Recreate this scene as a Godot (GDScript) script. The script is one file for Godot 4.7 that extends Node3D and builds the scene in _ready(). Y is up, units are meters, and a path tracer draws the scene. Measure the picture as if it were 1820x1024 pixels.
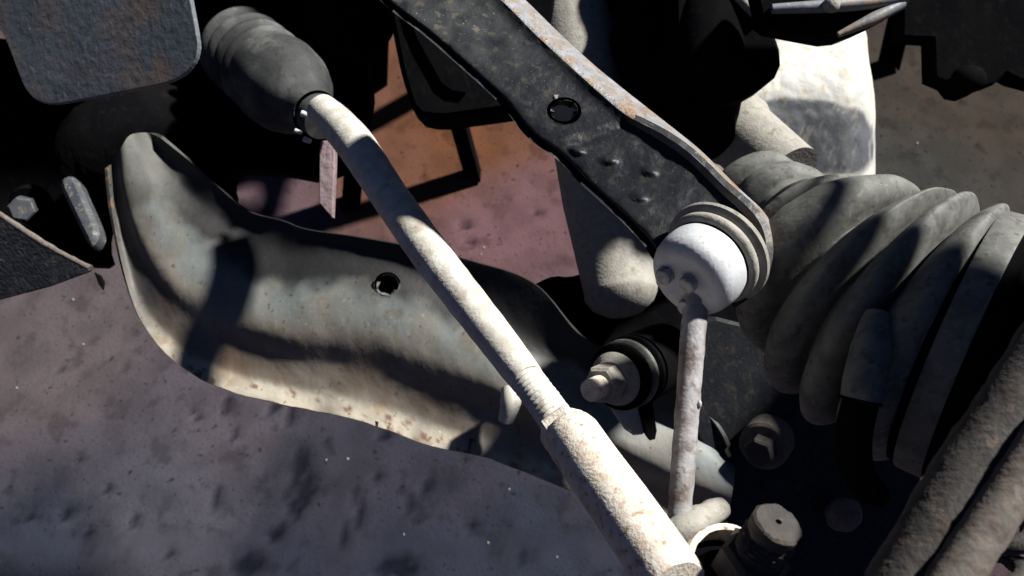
extends Node3D
# Underside of a car: tie rod, stamped lower arm, sway bar link, drive shaft boots, workshop floor below.

const TILT := 60.0            # how far the camera looks down, degrees
const CAM_H := 1.50           # metres above the floor
const FOV := 40.0
const K := CAM_H / 0.91       # how much larger the floor is laid than the first sketch
var cam_t := Transform3D()
var sun_dir := Vector3()
var used := {}
var cur: Node3D
var org := Vector3()
# mesh under construction
var V := PackedVector3Array()
var N := PackedVector3Array()
var C := PackedColorArray()
var I := PackedInt32Array()
var nz := FastNoiseLite.new()
var M := {}

# ---------------------------------------------------------------- points
func at(px: float, py: float, d: float) -> Vector3:
	var k := tan(deg_to_rad(FOV * 0.5)) / 512.0 * d
	return cam_t * Vector3((px - 910.0) * k, -(py - 512.0) * k, -d)

func mm(px: float, d: float) -> float:      # metres that px photograph pixels span at a depth
	return px * tan(deg_to_rad(FOV * 0.5)) / 512.0 * d

func on_floor(px: float, py: float) -> Vector3:
	var a := at(px, py, 1.0)
	var o := cam_t.origin
	var t := o.y / (o.y - a.y)
	return o + (a - o) * t

func n3(p: Vector3, f: float) -> float:
	return nz.get_noise_3d(p.x * f, p.y * f, p.z * f)

# ---------------------------------------------------------------- things
func numbered(called: String) -> String:
	if not used.has(called):
		used[called] = 0
		return called
	used[called] += 1
	return "%s_%03d" % [called, used[called]]

func thing(called: String, label: String, category: String, where: Vector3, group := "") -> Node3D:
	var o := Node3D.new()
	o.name = numbered(called)
	add_child(o, true)
	o.position = where
	o.set_meta("label", label)
	o.set_meta("category", category)
	if group != "":
		o.set_meta("group", group)
	cur = o
	org = where
	return o

func begin():
	V = PackedVector3Array(); N = PackedVector3Array(); C = PackedColorArray(); I = PackedInt32Array()

func mesh() -> ArrayMesh:
	var a := []
	a.resize(Mesh.ARRAY_MAX)
	var vv := PackedVector3Array(V)
	for i in vv.size():
		vv[i] -= org
	a[Mesh.ARRAY_VERTEX] = vv
	a[Mesh.ARRAY_NORMAL] = N
	a[Mesh.ARRAY_COLOR] = C
	a[Mesh.ARRAY_INDEX] = I
	var m := ArrayMesh.new()
	m.add_surface_from_arrays(Mesh.PRIMITIVE_TRIANGLES, a)
	return m

func part(called: String, mat: Material, parent: Node3D = null) -> MeshInstance3D:
	var mi := MeshInstance3D.new()
	mi.mesh = mesh()
	mi.material_override = mat
	mi.name = called
	(parent if parent else cur).add_child(mi, true)
	begin()
	return mi

# ---------------------------------------------------------------- shapes
func tri(a: Vector3, b: Vector3, c: Vector3, out: Vector3, col := Color.WHITE):
	var n := (c - a).cross(b - a).normalized()
	if n.dot(out) < 0.0:
		var t := b; b = c; c = t
		n = -n
	var i := V.size()
	V.append(a); V.append(b); V.append(c)
	for k in 3:
		N.append(n); C.append(col); I.append(i + k)

func quad(a: Vector3, b: Vector3, c: Vector3, d: Vector3, out: Vector3, col := Color.WHITE):
	tri(a, b, c, out, col); tri(a, c, d, out, col)

func perp(ax: Vector3) -> Vector3:
	var u := ax.cross(Vector3.UP)
	if u.length() < 0.1:
		u = ax.cross(Vector3.RIGHT)
	return u.normalized()

# revolve [distance along axis, radius] pairs round the axis a->b, kept sharp where the profile turns hard
func lathe(a: Vector3, b: Vector3, prof: Array, sides := 40, rough := 0.0, rf := 60.0, tint = null, squash := 1.0, up := Vector3.ZERO):
	var ax := (b - a).normalized()
	var u := perp(ax)
	if up != Vector3.ZERO:
		u = (up - ax * up.dot(ax)).normalized()
	var w := ax.cross(u).normalized()
	var segn := []
	for i in prof.size() - 1:
		var dt: float = prof[i + 1][0] - prof[i][0]
		var dr: float = prof[i + 1][1] - prof[i][1]
		segn.append(Vector2(-dr, dt).normalized())   # along, outward
	for i in prof.size() - 1:
		var n0: Vector2 = segn[i]
		var n1: Vector2 = segn[i]
		if i > 0 and segn[i - 1].dot(segn[i]) > 0.75:
			n0 = (segn[i - 1] + segn[i]).normalized()
		if i < segn.size() - 1 and segn[i + 1].dot(segn[i]) > 0.75:
			n1 = (segn[i + 1] + segn[i]).normalized()
		var s := V.size()
		for k in sides + 1:
			var th := TAU * float(k % sides) / float(sides)
			var rd := u * cos(th) + w * sin(th) * squash
			for e in 2:
				var pr = prof[i + e]
				var nn: Vector2 = n0 if e == 0 else n1
				var p: Vector3 = a + ax * float(pr[0]) + rd * float(pr[1])
				if rough > 0.0:
					p += rd * rough * n3(p, rf)
				V.append(p)
				N.append((ax * nn.x + rd * nn.y).normalized())
				C.append(tint.call(p, rd) if tint != null else Color.WHITE)
		for k in sides:
			var q := s + k * 2
			for t in [q, q + 1, q + 2, q + 1, q + 3, q + 2]:
				I.append(t)

# bellows: a swollen sleeve along a bent line; ridges are [place, half width] along it
func sweep(pts: Array, radii: Array, ridges: Array, amp: float, steps: int, sides: int):
	var s := V.size()
	var u := Vector3.ZERO
	var G := []
	for i in steps + 1:
		var x := float(i) / steps
		var p := spline(pts, x)
		var ax := (spline(pts, x + 0.01) - spline(pts, x - 0.01)).normalized()
		if u == Vector3.ZERO:
			u = perp(ax)
		u = (u - ax * u.dot(ax)).normalized()
		var w := ax.cross(u)
		var r := lerp_list(radii, x) - amp
		for q in ridges:
			var e: float = absf(x - q[0]) / q[1]
			if e < 1.0:
				r += amp * sqrt(1.0 - e * e) * 1.5
		var row := []
		for k in sides + 1:
			var th := TAU * float(k % sides) / sides
			var rd := u * cos(th) + w * sin(th)
			var o := p + rd * r
			row.append(o + rd * n3(o, 30.0) * 0.0012)
		G.append([row, p])
	for i in steps + 1:
		for k in sides + 1:
			var o: Vector3 = G[i][0][k]
			var dv: Vector3 = G[min(i + 1, steps)][0][k] - G[max(i - 1, 0)][0][k]
			var dk: Vector3 = G[i][0][(k + 1) % sides] - G[i][0][(k + sides - 1) % sides]
			var n := dv.cross(dk).normalized()
			if n.dot(o - G[i][1]) < 0.0:
				n = -n
			V.append(o); N.append(n); C.append(Color.WHITE)
	for i in steps:
		for k in sides:
			var q := s + i * (sides + 1) + k
			var r2 := q + sides + 1
			for t in [q, r2, q + 1, r2, r2 + 1, q + 1]:
				I.append(t)
	for e in [0, steps]:
		var c: Vector3 = G[e][1]
		var out: Vector3 = c - G[1 if e == 0 else steps - 1][1]
		for k in sides:
			tri(c, G[e][0][k], G[e][0][k + 1], out)

func catmull(p0: Vector3, p1: Vector3, p2: Vector3, p3: Vector3, t: float) -> Vector3:
	return p1.cubic_interpolate(p2, p0, p3, t)

func spline(pts: Array, x: float) -> Vector3:
	var n := pts.size()
	var f: float = clamp(x, 0.0, 1.0) * (n - 1)
	var i: int = min(int(f), n - 2)
	return catmull(pts[max(i - 1, 0)], pts[i], pts[i + 1], pts[min(i + 2, n - 1)], f - i)

func lerp_list(r: Array, x: float) -> float:
	var f: float = clamp(x, 0.0, 1.0) * (r.size() - 1)
	var i: int = min(int(f), r.size() - 2)
	return lerp(float(r[i]), float(r[i + 1]), f - i)

# a bent bar through points
func tube(pts: Array, radii: Array, steps := 40, sides := 28, rough := 0.0, rf := 60.0, squash := 1.0, tint = null, closed_loop := false):
	var s := V.size()
	var u := Vector3.ZERO
	for i in steps + 1:
		var x := float(i) / steps
		var p := spline(pts, x)
		var ax := (spline(pts, x + 0.01) - spline(pts, x - 0.01)).normalized()
		if u == Vector3.ZERO:
			u = perp(ax)
		u = (u - ax * u.dot(ax)).normalized()
		var w := ax.cross(u)
		var r := lerp_list(radii, x)
		for k in sides + 1:
			var th := TAU * float(k % sides) / sides
			var rd := u * cos(th) + w * sin(th) * squash
			var q := p + rd * r
			if rough > 0.0:
				q += rd * rough * n3(q, rf)
			V.append(q)
			N.append((u * cos(th) + w * sin(th) / squash).normalized())
			C.append(tint.call(q, rd) if tint != null else Color.WHITE)
	for i in steps:
		for k in sides:
			var q := s + i * (sides + 1) + k
			var r2 := q + sides + 1
			for t in [q, r2, q + 1, r2, r2 + 1, q + 1]:
				I.append(t)
	if closed_loop:
		return
	for e in [0, 1]:
		var x := float(e)
		var cpos := spline(pts, x)
		var ax := (spline(pts, x + 0.01) - spline(pts, x - 0.01)).normalized()
		if e == 0:
			ax = -ax
		var base: int = s + (0 if e == 0 else steps * (sides + 1))
		for k in sides:
			tri(cpos, V[base + k], V[base + k + 1], ax, C[base + k])

# a sheet through stations of points, with a second skin behind it, closed edges and round holes
func loft(st: Array, nu: int, nv: int, thick: float, back: Vector3, tint = null, holes: Array = [], bump = null, cut = null):
	var rows := []
	for s in st:
		var r := []
		for j in nv + 1:
			r.append(spline(s, float(j) / nv))
		rows.append(r)
	var G := []
	for i in nu + 1:
		var r := []
		for j in nv + 1:
			var colpts := []
			for k in rows.size():
				colpts.append(rows[k][j])
			var p := spline(colpts, float(i) / nu)
			if bump != null:
				p = bump.call(p, float(i) / nu, float(j) / nv)
			r.append(p)
		G.append(r)
	var inside := func(p: Vector3) -> bool:
		for h in holes:
			if p.distance_to(h[0]) < h[1]:
				return true
		return false
	var gone := {}
	for i in nu:
		for j in nv:
			var all_in: bool = inside.call(G[i][j]) and inside.call(G[i + 1][j]) and inside.call(G[i][j + 1]) and inside.call(G[i + 1][j + 1])
			if all_in or (cut != null and cut.call(float(i) / nu, float(j) / nv)):
				gone[i * 10000 + j] = 2 if all_in else 1
	for i in nu + 1:
		for j in nv + 1:
			for h in holes:
				var dv: Vector3 = G[i][j] - h[0]
				if dv.length() < h[1] and dv.length() > 0.0001:
					G[i][j] = h[0] + dv.normalized() * h[1]
	var s0 := V.size()
	for side in 2:
		for i in nu + 1:
			for j in nv + 1:
				var du: Vector3 = G[min(i + 1, nu)][j] - G[max(i - 1, 0)][j]
				var dv: Vector3 = G[i][min(j + 1, nv)] - G[i][max(j - 1, 0)]
				var n := du.cross(dv).normalized()
				if n.dot(back) > 0.0:
					n = -n
				var p: Vector3 = G[i][j]
				if side == 1:
					p -= n * thick
					n = -n
				V.append(p); N.append(n)
				C.append(tint.call(G[i][j], float(i) / nu, float(j) / nv) if tint != null else Color.WHITE)
	var cnt := (nu + 1) * (nv + 1)
	var mi := s0 + (nu / 2) * (nv + 1) + nv / 3
	var flip: bool = (V[mi + 1] - V[mi]).cross(V[mi + nv + 1] - V[mi]).dot(N[mi]) < 0.0
	for i in nu:
		for j in nv:
			var state: int = gone.get(i * 10000 + j, 0)
			if state == 2:
				continue
			var a := s0 + i * (nv + 1) + j
			var b := a + nv + 1
			var fa := [a, b, a + 1, b, b + 1, a + 1]
			var fb := [a, a + 1, b, b, a + 1, b + 1]
			if state == 0:
				for t in (fb if flip else fa):
					I.append(t)
			for t in (fa if flip else fb):
				I.append(t + cnt)
			if state == 1:
				continue
			# rims
			for e in [[0, -1, a, b], [0, 1, a + 1, b + 1], [-1, 0, a, a + 1], [1, 0, b, b + 1]]:
				var ii: int = i + e[0]
				var jj: int = j + e[1]
				if ii < 0 or jj < 0 or ii >= nu or jj >= nv or gone.has(ii * 10000 + jj):
					var x: int = e[2]
					var y: int = e[3]
					var mid := (V[a] + V[b + 1]) * 0.5
					quad(V[x], V[y], V[y + cnt], V[x + cnt], (V[x] + V[y]) * 0.5 - mid, C[x])

# outline cut from plate, with eased edges; the outline lies on the plane through three depths
func prism(poly: Array, d0: float, gx: float, gy: float, thick: float, bev: float, rounds := 2, tint = null, jag := 0.0):
	var P := []
	for p in poly:
		P.append(Vector2(p[0], p[1]))
	for k in rounds:
		var q := []
		for i in P.size():
			var a: Vector2 = P[i]
			var b: Vector2 = P[(i + 1) % P.size()]
			var f: float = min(0.25, 14.0 / max(a.distance_to(b), 1.0)) if k == 0 else 0.25
			q.append(a.lerp(b, f)); q.append(a.lerp(b, 1.0 - f))
		P = q
	var W := []
	for p in P:
		var c: Vector2 = p
		W.append(at(c.x, c.y, d0 + gx * (c.x - P[0].x) + gy * (c.y - P[0].y)))
	var n := Vector3.ZERO
	for i in W.size():
		n += W[i].cross(W[(i + 1) % W.size()])
	n = n.normalized()
	var back := -cam_t.basis.z
	if n.dot(back) > 0.0:
		n = -n
	var cen := Vector3.ZERO
	for w in W:
		cen += w
	cen /= W.size()
	var m := W.size()
	var inn := []
	for i in m:
		var a: Vector3 = W[(i + m - 1) % m]
		var b: Vector3 = W[i]
		var c: Vector3 = W[(i + 1) % m]
		var e0 := (b - a).cross(n).normalized()
		var e1 := (c - b).cross(n).normalized()
		var o := (e0 + e1).normalized()
		inn.append(o)
	# outward sign
	var area := 0.0
	for i in m:
		area += (W[i] - cen).cross(W[(i + 1) % m] - cen).dot(n)
	var sg := 1.0 if area > 0.0 else -1.0
	var flat := PackedVector2Array()
	var ux: Vector3 = (W[1] - W[0]).normalized()
	var uy: Vector3 = n.cross(ux)
	var F := []
	for i in m:
		var f: Vector3 = W[i] - inn[i] * bev * sg
		F.append(f)
		flat.append(Vector2((f - cen).dot(ux), (f - cen).dot(uy)))
	var T := Geometry2D.triangulate_polygon(flat)
	if T.is_empty():
		print("outline not simple ", poly)
	var cc := func(p): return tint.call(p, n) if tint != null else Color.WHITE
	for k in range(0, T.size(), 3):
		tri(F[T[k]], F[T[k + 1]], F[T[k + 2]], n, cc.call(F[T[k]]))
		tri(F[T[k]] - n * thick, F[T[k + 1]] - n * thick, F[T[k + 2]] - n * thick, -n)
	for i in m:
		var j := (i + 1) % m
		var o: Vector3 = inn[i] * sg
		quad(F[i], F[j], W[j] - n * bev, W[i] - n * bev, (o + n), cc.call(F[i]))
		quad(W[i] - n * bev, W[j] - n * bev, W[j] - n * (thick - bev), W[i] - n * (thick - bev), o, cc.call(F[i]))
		quad(W[i] - n * (thick - bev), W[j] - n * (thick - bev), F[j] - n * thick, F[i] - n * thick, o - n)

# hexagon nut or head from a along the axis to b, chamfered
func hexa(a: Vector3, b: Vector3, r: float, ch := 0.15):
	var ax := (b - a).normalized()
	var u := perp(ax)
	var w := ax.cross(u)
	var L := a.distance_to(b)
	var c := r * ch
	var ring := func(t: float, rr: float) -> Array:
		var o := []
		for k in 6:
			var th := TAU * k / 6.0 + 0.3
			o.append(a + ax * t + (u * cos(th) + w * sin(th)) * rr)
		return o
	var R := [ring.call(0.0, r - c), ring.call(c, r), ring.call(L - c, r), ring.call(L, r - c)]
	for q in 3:
		for k in 6:
			var j := (k + 1) % 6
			var mid: Vector3 = (R[q][k] + R[q][j] + R[q + 1][k]) / 3.0
			quad(R[q][k], R[q][j], R[q + 1][j], R[q + 1][k], mid - (a + b) * 0.5)
	for k in 6:
		tri(a, R[0][k], R[0][(k + 1) % 6], -ax)
		tri(b, R[3][k], R[3][(k + 1) % 6], ax)

func ball(c: Vector3, rx: Vector3, ry: Vector3, rz: Vector3, rough := 0.0, rf := 60.0, seg := 20):
	var s := V.size()
	for i in seg + 1:
		var la := PI * i / seg
		for k in seg * 2 + 1:
			var lo := TAU * float(k % (seg * 2)) / (seg * 2)
			var o := Vector3(sin(la) * cos(lo), cos(la), sin(la) * sin(lo))
			var p := c + rx * o.x + ry * o.y + rz * o.z
			if rough > 0.0:
				p += (p - c).normalized() * rough * n3(p, rf)
			V.append(p)
			N.append((rx * o.x / rx.length_squared() + ry * o.y / ry.length_squared() + rz * o.z / rz.length_squared()).normalized())
			C.append(Color.WHITE)
	for i in seg:
		for k in seg * 2:
			var q := s + i * (seg * 2 + 1) + k
			var r := q + seg * 2 + 1
			for t in [q, r, q + 1, r, r + 1, q + 1]:
				I.append(t)

func torus(c: Vector3, ax: Vector3, R: float, r: float, sides := 48, from := 0.0, to := TAU, up := Vector3.ZERO):
	var u := perp(ax) if up == Vector3.ZERO else (up - ax * up.dot(ax)).normalized()
	var w := ax.cross(u)
	var s := V.size()
	for i in sides + 1:
		var th := from + (to - from) * i / sides
		var rd := u * cos(th) + w * sin(th)
		for k in 13:
			var ph := TAU * float(k % 12) / 12
			var nn := rd * cos(ph) + ax * sin(ph)
			V.append(c + rd * R + nn * r); N.append(nn); C.append(Color.WHITE)
	for i in sides:
		for k in 12:
			var q := s + i * 13 + k
			for t in [q, q + 13, q + 1, q + 13, q + 14, q + 1]:
				I.append(t)

# ---------------------------------------------------------------- materials
func noise_bytes(seed_: int, f: float, size: int, oct := 4) -> PackedByteArray:
	var n := FastNoiseLite.new()
	n.seed = seed_
	n.noise_type = FastNoiseLite.TYPE_SIMPLEX_SMOOTH
	n.frequency = f
	n.fractal_octaves = oct
	var im := n.get_seamless_image(size, size, false, false, 0.15)
	im.convert(Image.FORMAT_L8)
	return im.get_data()

# lay: base colour, second colour (broad mottling), then [colour, frequency, threshold, softness] patches
func surface(seed_: int, c0: Color, c1: Color, f1: float, patches: Array, rough: float, tile: float, grain := 0.12, relief := 3.0, metal := 0.0, size := 512, spec := 0.5) -> StandardMaterial3D:
	var a := noise_bytes(seed_, f1, size, 5)
	var g := noise_bytes(seed_ + 1, 0.22, size, 3)
	var pb := []
	for i in patches.size():
		pb.append(noise_bytes(seed_ + 10 + i, patches[i][1], size, 4))
	var hb := noise_bytes(seed_ + 5, 0.06, size, 5)
	var out := PackedByteArray()
	out.resize(size * size * 3)
	var hh := PackedByteArray()
	hh.resize(size * size)
	for i in size * size:
		var t: float = smoothstep(0.25, 0.75, a[i] / 255.0)
		var r: float = lerp(c0.r, c1.r, t)
		var gg: float = lerp(c0.g, c1.g, t)
		var b: float = lerp(c0.b, c1.b, t)
		var h: float = hb[i] * 0.75 + g[i] * 0.25
		for k in patches.size():
			var P = patches[k]
			var q: float = smoothstep(P[2], P[2] + P[3], pb[k][i] / 255.0)
			if q > 0.0:
				var pc: Color = P[0]
				r = lerp(r, pc.r, q); gg = lerp(gg, pc.g, q); b = lerp(b, pc.b, q)
				h += q * float(P[4] if P.size() > 4 else 0.0)
		var m := 1.0 + (g[i] / 255.0 - 0.5) * 2.0 * grain
		var cl := Color(r * m, gg * m, b * m).linear_to_srgb()
		out[i * 3] = int(clamp(cl.r, 0, 1) * 255.0)
		out[i * 3 + 1] = int(clamp(cl.g, 0, 1) * 255.0)
		out[i * 3 + 2] = int(clamp(cl.b, 0, 1) * 255.0)
		hh[i] = int(clamp(h, 0, 255))
	var im := Image.create_from_data(size, size, false, Image.FORMAT_RGB8, out)
	var hm := Image.create_from_data(size, size, false, Image.FORMAT_L8, hh)
	hm.convert(Image.FORMAT_RGBA8)
	hm.bump_map_to_normal_map(relief)
	var mt := StandardMaterial3D.new()
	mt.albedo_texture = ImageTexture.create_from_image(im)
	mt.normal_enabled = true
	mt.normal_texture = ImageTexture.create_from_image(hm)
	mt.roughness = rough
	mt.metallic = metal
	mt.metallic_specular = spec
	mt.uv1_triplanar = true
	mt.uv1_scale = Vector3.ONE / tile
	mt.vertex_color_use_as_albedo = true
	return mt

func make_materials():
	var rust := Color(0.16, 0.075, 0.03)
	var soil := Color(0.14, 0.10, 0.065)
	M.rod = surface(11, Color(0.56, 0.54, 0.49), Color(0.42, 0.40, 0.36), 0.012, [[Color(0.36, 0.32, 0.27), 0.012, 0.64, 0.2, -8], [soil * 1.3, 0.026, 0.76, 0.1, -14]], 0.65, 0.10, 0.10, 1.6)
	M.sleeve = surface(21, Color(0.66, 0.62, 0.55), Color(0.54, 0.48, 0.41), 0.010, [[Color(0.44, 0.32, 0.22), 0.012, 0.62, 0.2, -8], [rust * 1.4, 0.02, 0.70, 0.12, -25]], 0.85, 0.06, 0.12, 3.0)
	M.white = surface(31, Color(0.47, 0.49, 0.52), Color(0.39, 0.41, 0.43), 0.01, [[Color(0.35, 0.33, 0.30), 0.03, 0.72, 0.1]], 0.5, 0.08, 0.06, 1.2)
	M.rivet = surface(36, Color(0.42, 0.41, 0.42), Color(0.30, 0.29, 0.30), 0.03, [[Color(0.08, 0.07, 0.06), 0.03, 0.66, 0.1]], 0.5, 0.05, 0.1, 1.0, 0.0, 256)
	M.link = surface(41, Color(0.36, 0.35, 0.35), Color(0.25, 0.245, 0.25), 0.02, [[Color(0.13, 0.095, 0.075), 0.016, 0.62, 0.16, -14]], 0.6, 0.09, 0.12, 2.0)
	M.arm = surface(51, Color(0.46, 0.44, 0.40), Color(0.34, 0.32, 0.285), 0.008, [[Color(0.34, 0.28, 0.22), 0.010, 0.62, 0.2], [Color(0.56, 0.54, 0.50), 0.05, 0.80, 0.06, 8], [Color(0.16, 0.11, 0.08), 0.04, 0.80, 0.07, -8]], 0.65, 0.22, 0.10, 0.5)
	M.black = surface(61, Color(0.040, 0.046, 0.056), Color(0.062, 0.067, 0.074), 0.012, [[Color(0.13, 0.12, 0.10), 0.02, 0.66, 0.14], [Color(0.6, 0.6, 0.58), 0.07, 0.83, 0.04, 30]], 0.45, 0.12, 0.10, 1.2, 0.0, 512, 0.3)
	M.edge = surface(65, Color(0.24, 0.25, 0.28), Color(0.16, 0.165, 0.18), 0.015, [[Color(0.20, 0.15, 0.10), 0.014, 0.58, 0.10], [Color(0.03, 0.03, 0.035), 0.05, 0.74, 0.04]], 0.5, 0.09, 0.12, 4.0)
	M.cast = surface(71, Color(0.27, 0.26, 0.23), Color(0.21, 0.20, 0.18), 0.015, [[Color(0.31, 0.295, 0.265), 0.05, 0.70, 0.1, 10], [Color(0.15, 0.135, 0.11), 0.016, 0.68, 0.18]], 0.8, 0.09, 0.10, 2.0)
	M.rubber = surface(81, Color(0.0035, 0.0035, 0.0045), Color(0.005, 0.005, 0.0055), 0.012, [[Color(0.008, 0.0075, 0.007), 0.03, 0.68, 0.12]], 0.85, 0.12, 0.12, 0.8, 0.0, 256, 0.05)
	M.boot = surface(91, Color(0.118, 0.122, 0.114), Color(0.066, 0.068, 0.064), 0.012, [[Color(0.15, 0.145, 0.125), 0.03, 0.66, 0.14], [Color(0.04, 0.04, 0.04), 0.02, 0.68, 0.12]], 0.75, 0.10, 0.07, 0.8)
	M.pan = surface(101, Color(0.15, 0.168, 0.19), Color(0.115, 0.128, 0.145), 0.010, [[Color(0.23, 0.17, 0.12), 0.007, 0.60, 0.14], [Color(0.07, 0.07, 0.08), 0.03, 0.72, 0.1], [Color(0.30, 0.30, 0.28), 0.05, 0.78, 0.06]], 0.55, 0.22, 0.08, 0.6)
	M.alu = surface(111, Color(0.48, 0.475, 0.43), Color(0.40, 0.405, 0.40), 0.008, [[Color(0.38, 0.32, 0.22), 0.012, 0.72, 0.12]], 0.6, 0.14, 0.05, 0.8)
	M.rust = surface(121, Color(0.040, 0.035, 0.032), Color(0.022, 0.020, 0.020), 0.012, [[Color(0.085, 0.058, 0.042), 0.02, 0.68, 0.12, 12], [Color(0.022, 0.020, 0.020), 0.024, 0.60, 0.12, -24]], 0.85, 0.08, 0.14, 2.5)
	M.scale = surface(125, Color(0.13, 0.11, 0.095), Color(0.085, 0.074, 0.066), 0.014, [[Color(0.07, 0.05, 0.04), 0.02, 0.62, 0.12, -14]], 0.85, 0.07, 0.14, 2.0)
	M.floor = surface(131, Color(0.108, 0.060, 0.068), Color(0.086, 0.048, 0.054), 0.006, [[Color(0.07, 0.038, 0.042), 0.009, 0.58, 0.24, -4], [Color(0.15, 0.12, 0.115), 0.09, 0.86, 0.05, 6], [Color(0.035, 0.023, 0.026), 0.03, 0.77, 0.10, -10], [Color(0.045, 0.03, 0.033), 0.11, 0.72, 0.10, -8]], 0.9, 0.75, 0.14, 1.0, 0.0, 1024, 0.12)
	M.stand = surface(141, Color(0.22, 0.16, 0.175), Color(0.17, 0.125, 0.135), 0.02, [[Color(0.08, 0.05, 0.045), 0.03, 0.68, 0.1]], 0.7, 0.15, 0.12, 2.0, 0.0, 256)

# ---------------------------------------------------------------- build
func _ready():
	nz.seed = 7
	nz.noise_type = FastNoiseLite.TYPE_SIMPLEX_SMOOTH
	nz.fractal_octaves = 3
	nz.frequency = 1.0
	# camera
	cam_t = Transform3D(Basis(Vector3.RIGHT, deg_to_rad(-TILT)), Vector3(0, CAM_H, 0))
	var cam := Camera3D.new()
	cam.name = "camera"
	cam.transform = cam_t
	cam.fov = FOV
	cam.near = 0.02
	cam.far = 200.0
	var lens := CameraAttributesPhysical.new()
	lens.frustum_focal_length = 12.0 / tan(deg_to_rad(FOV * 0.5))
	lens.frustum_near = 0.02
	lens.frustum_far = 200.0
	lens.frustum_focus_distance = 0.42
	lens.exposure_aperture = 20.0
	cam.attributes = lens
	add_child(cam)
	cam.make_current()
	# sky and exposure
	var we := WorldEnvironment.new()
	we.name = "environment"
	var env := Environment.new()
	env.background_mode = Environment.BG_SKY
	var sm := ProceduralSkyMaterial.new()
	sm.sky_top_color = Color(0.28, 0.37, 0.55)
	sm.sky_horizon_color = Color(0.38, 0.44, 0.56)
	sm.ground_horizon_color = Color(0.30, 0.30, 0.30)
	sm.ground_bottom_color = Color(0.12, 0.11, 0.10)
	sm.sun_angle_max = 0.0
	sm.energy_multiplier = 0.16
	var sky := Sky.new()
	sky.sky_material = sm
	env.sky = sky
	env.tonemap_mode = Environment.TONE_MAPPER_LINEAR
	env.tonemap_exposure = 2.2
	env.sdfgi_enabled = true
	env.ssao_enabled = true
	env.ssil_enabled = true
	we.environment = env
	add_child(we)
	# sun
	sun_dir = (cam_t.basis * Vector3(0.62, 0.68, 0.38)).normalized()
	var sun := DirectionalLight3D.new()
	sun.name = "sun"
	sun.basis = Basis.looking_at(-sun_dir, Vector3.UP)
	sun.light_energy = 1.6
	sun.light_color = Color(1.0, 0.985, 0.955)
	sun.light_angular_distance = 3.0
	sun.shadow_enabled = true
	add_child(sun)

	make_materials()
	begin()
	build_floor()
	build_stands()
	build_dark_masses()
	build_lower_arm()
	build_damper()
	build_black_arm()
	build_rack_boot()
	build_tie_rod()
	build_sway_link()
	build_pivot_bolt()
	build_gearbox()
	build_axle()
	build_right_side()
	build_top_left()
	build_knuckle()
	build_shade_strip()
	build_shade_panel()
	build_shade_disc()

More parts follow.
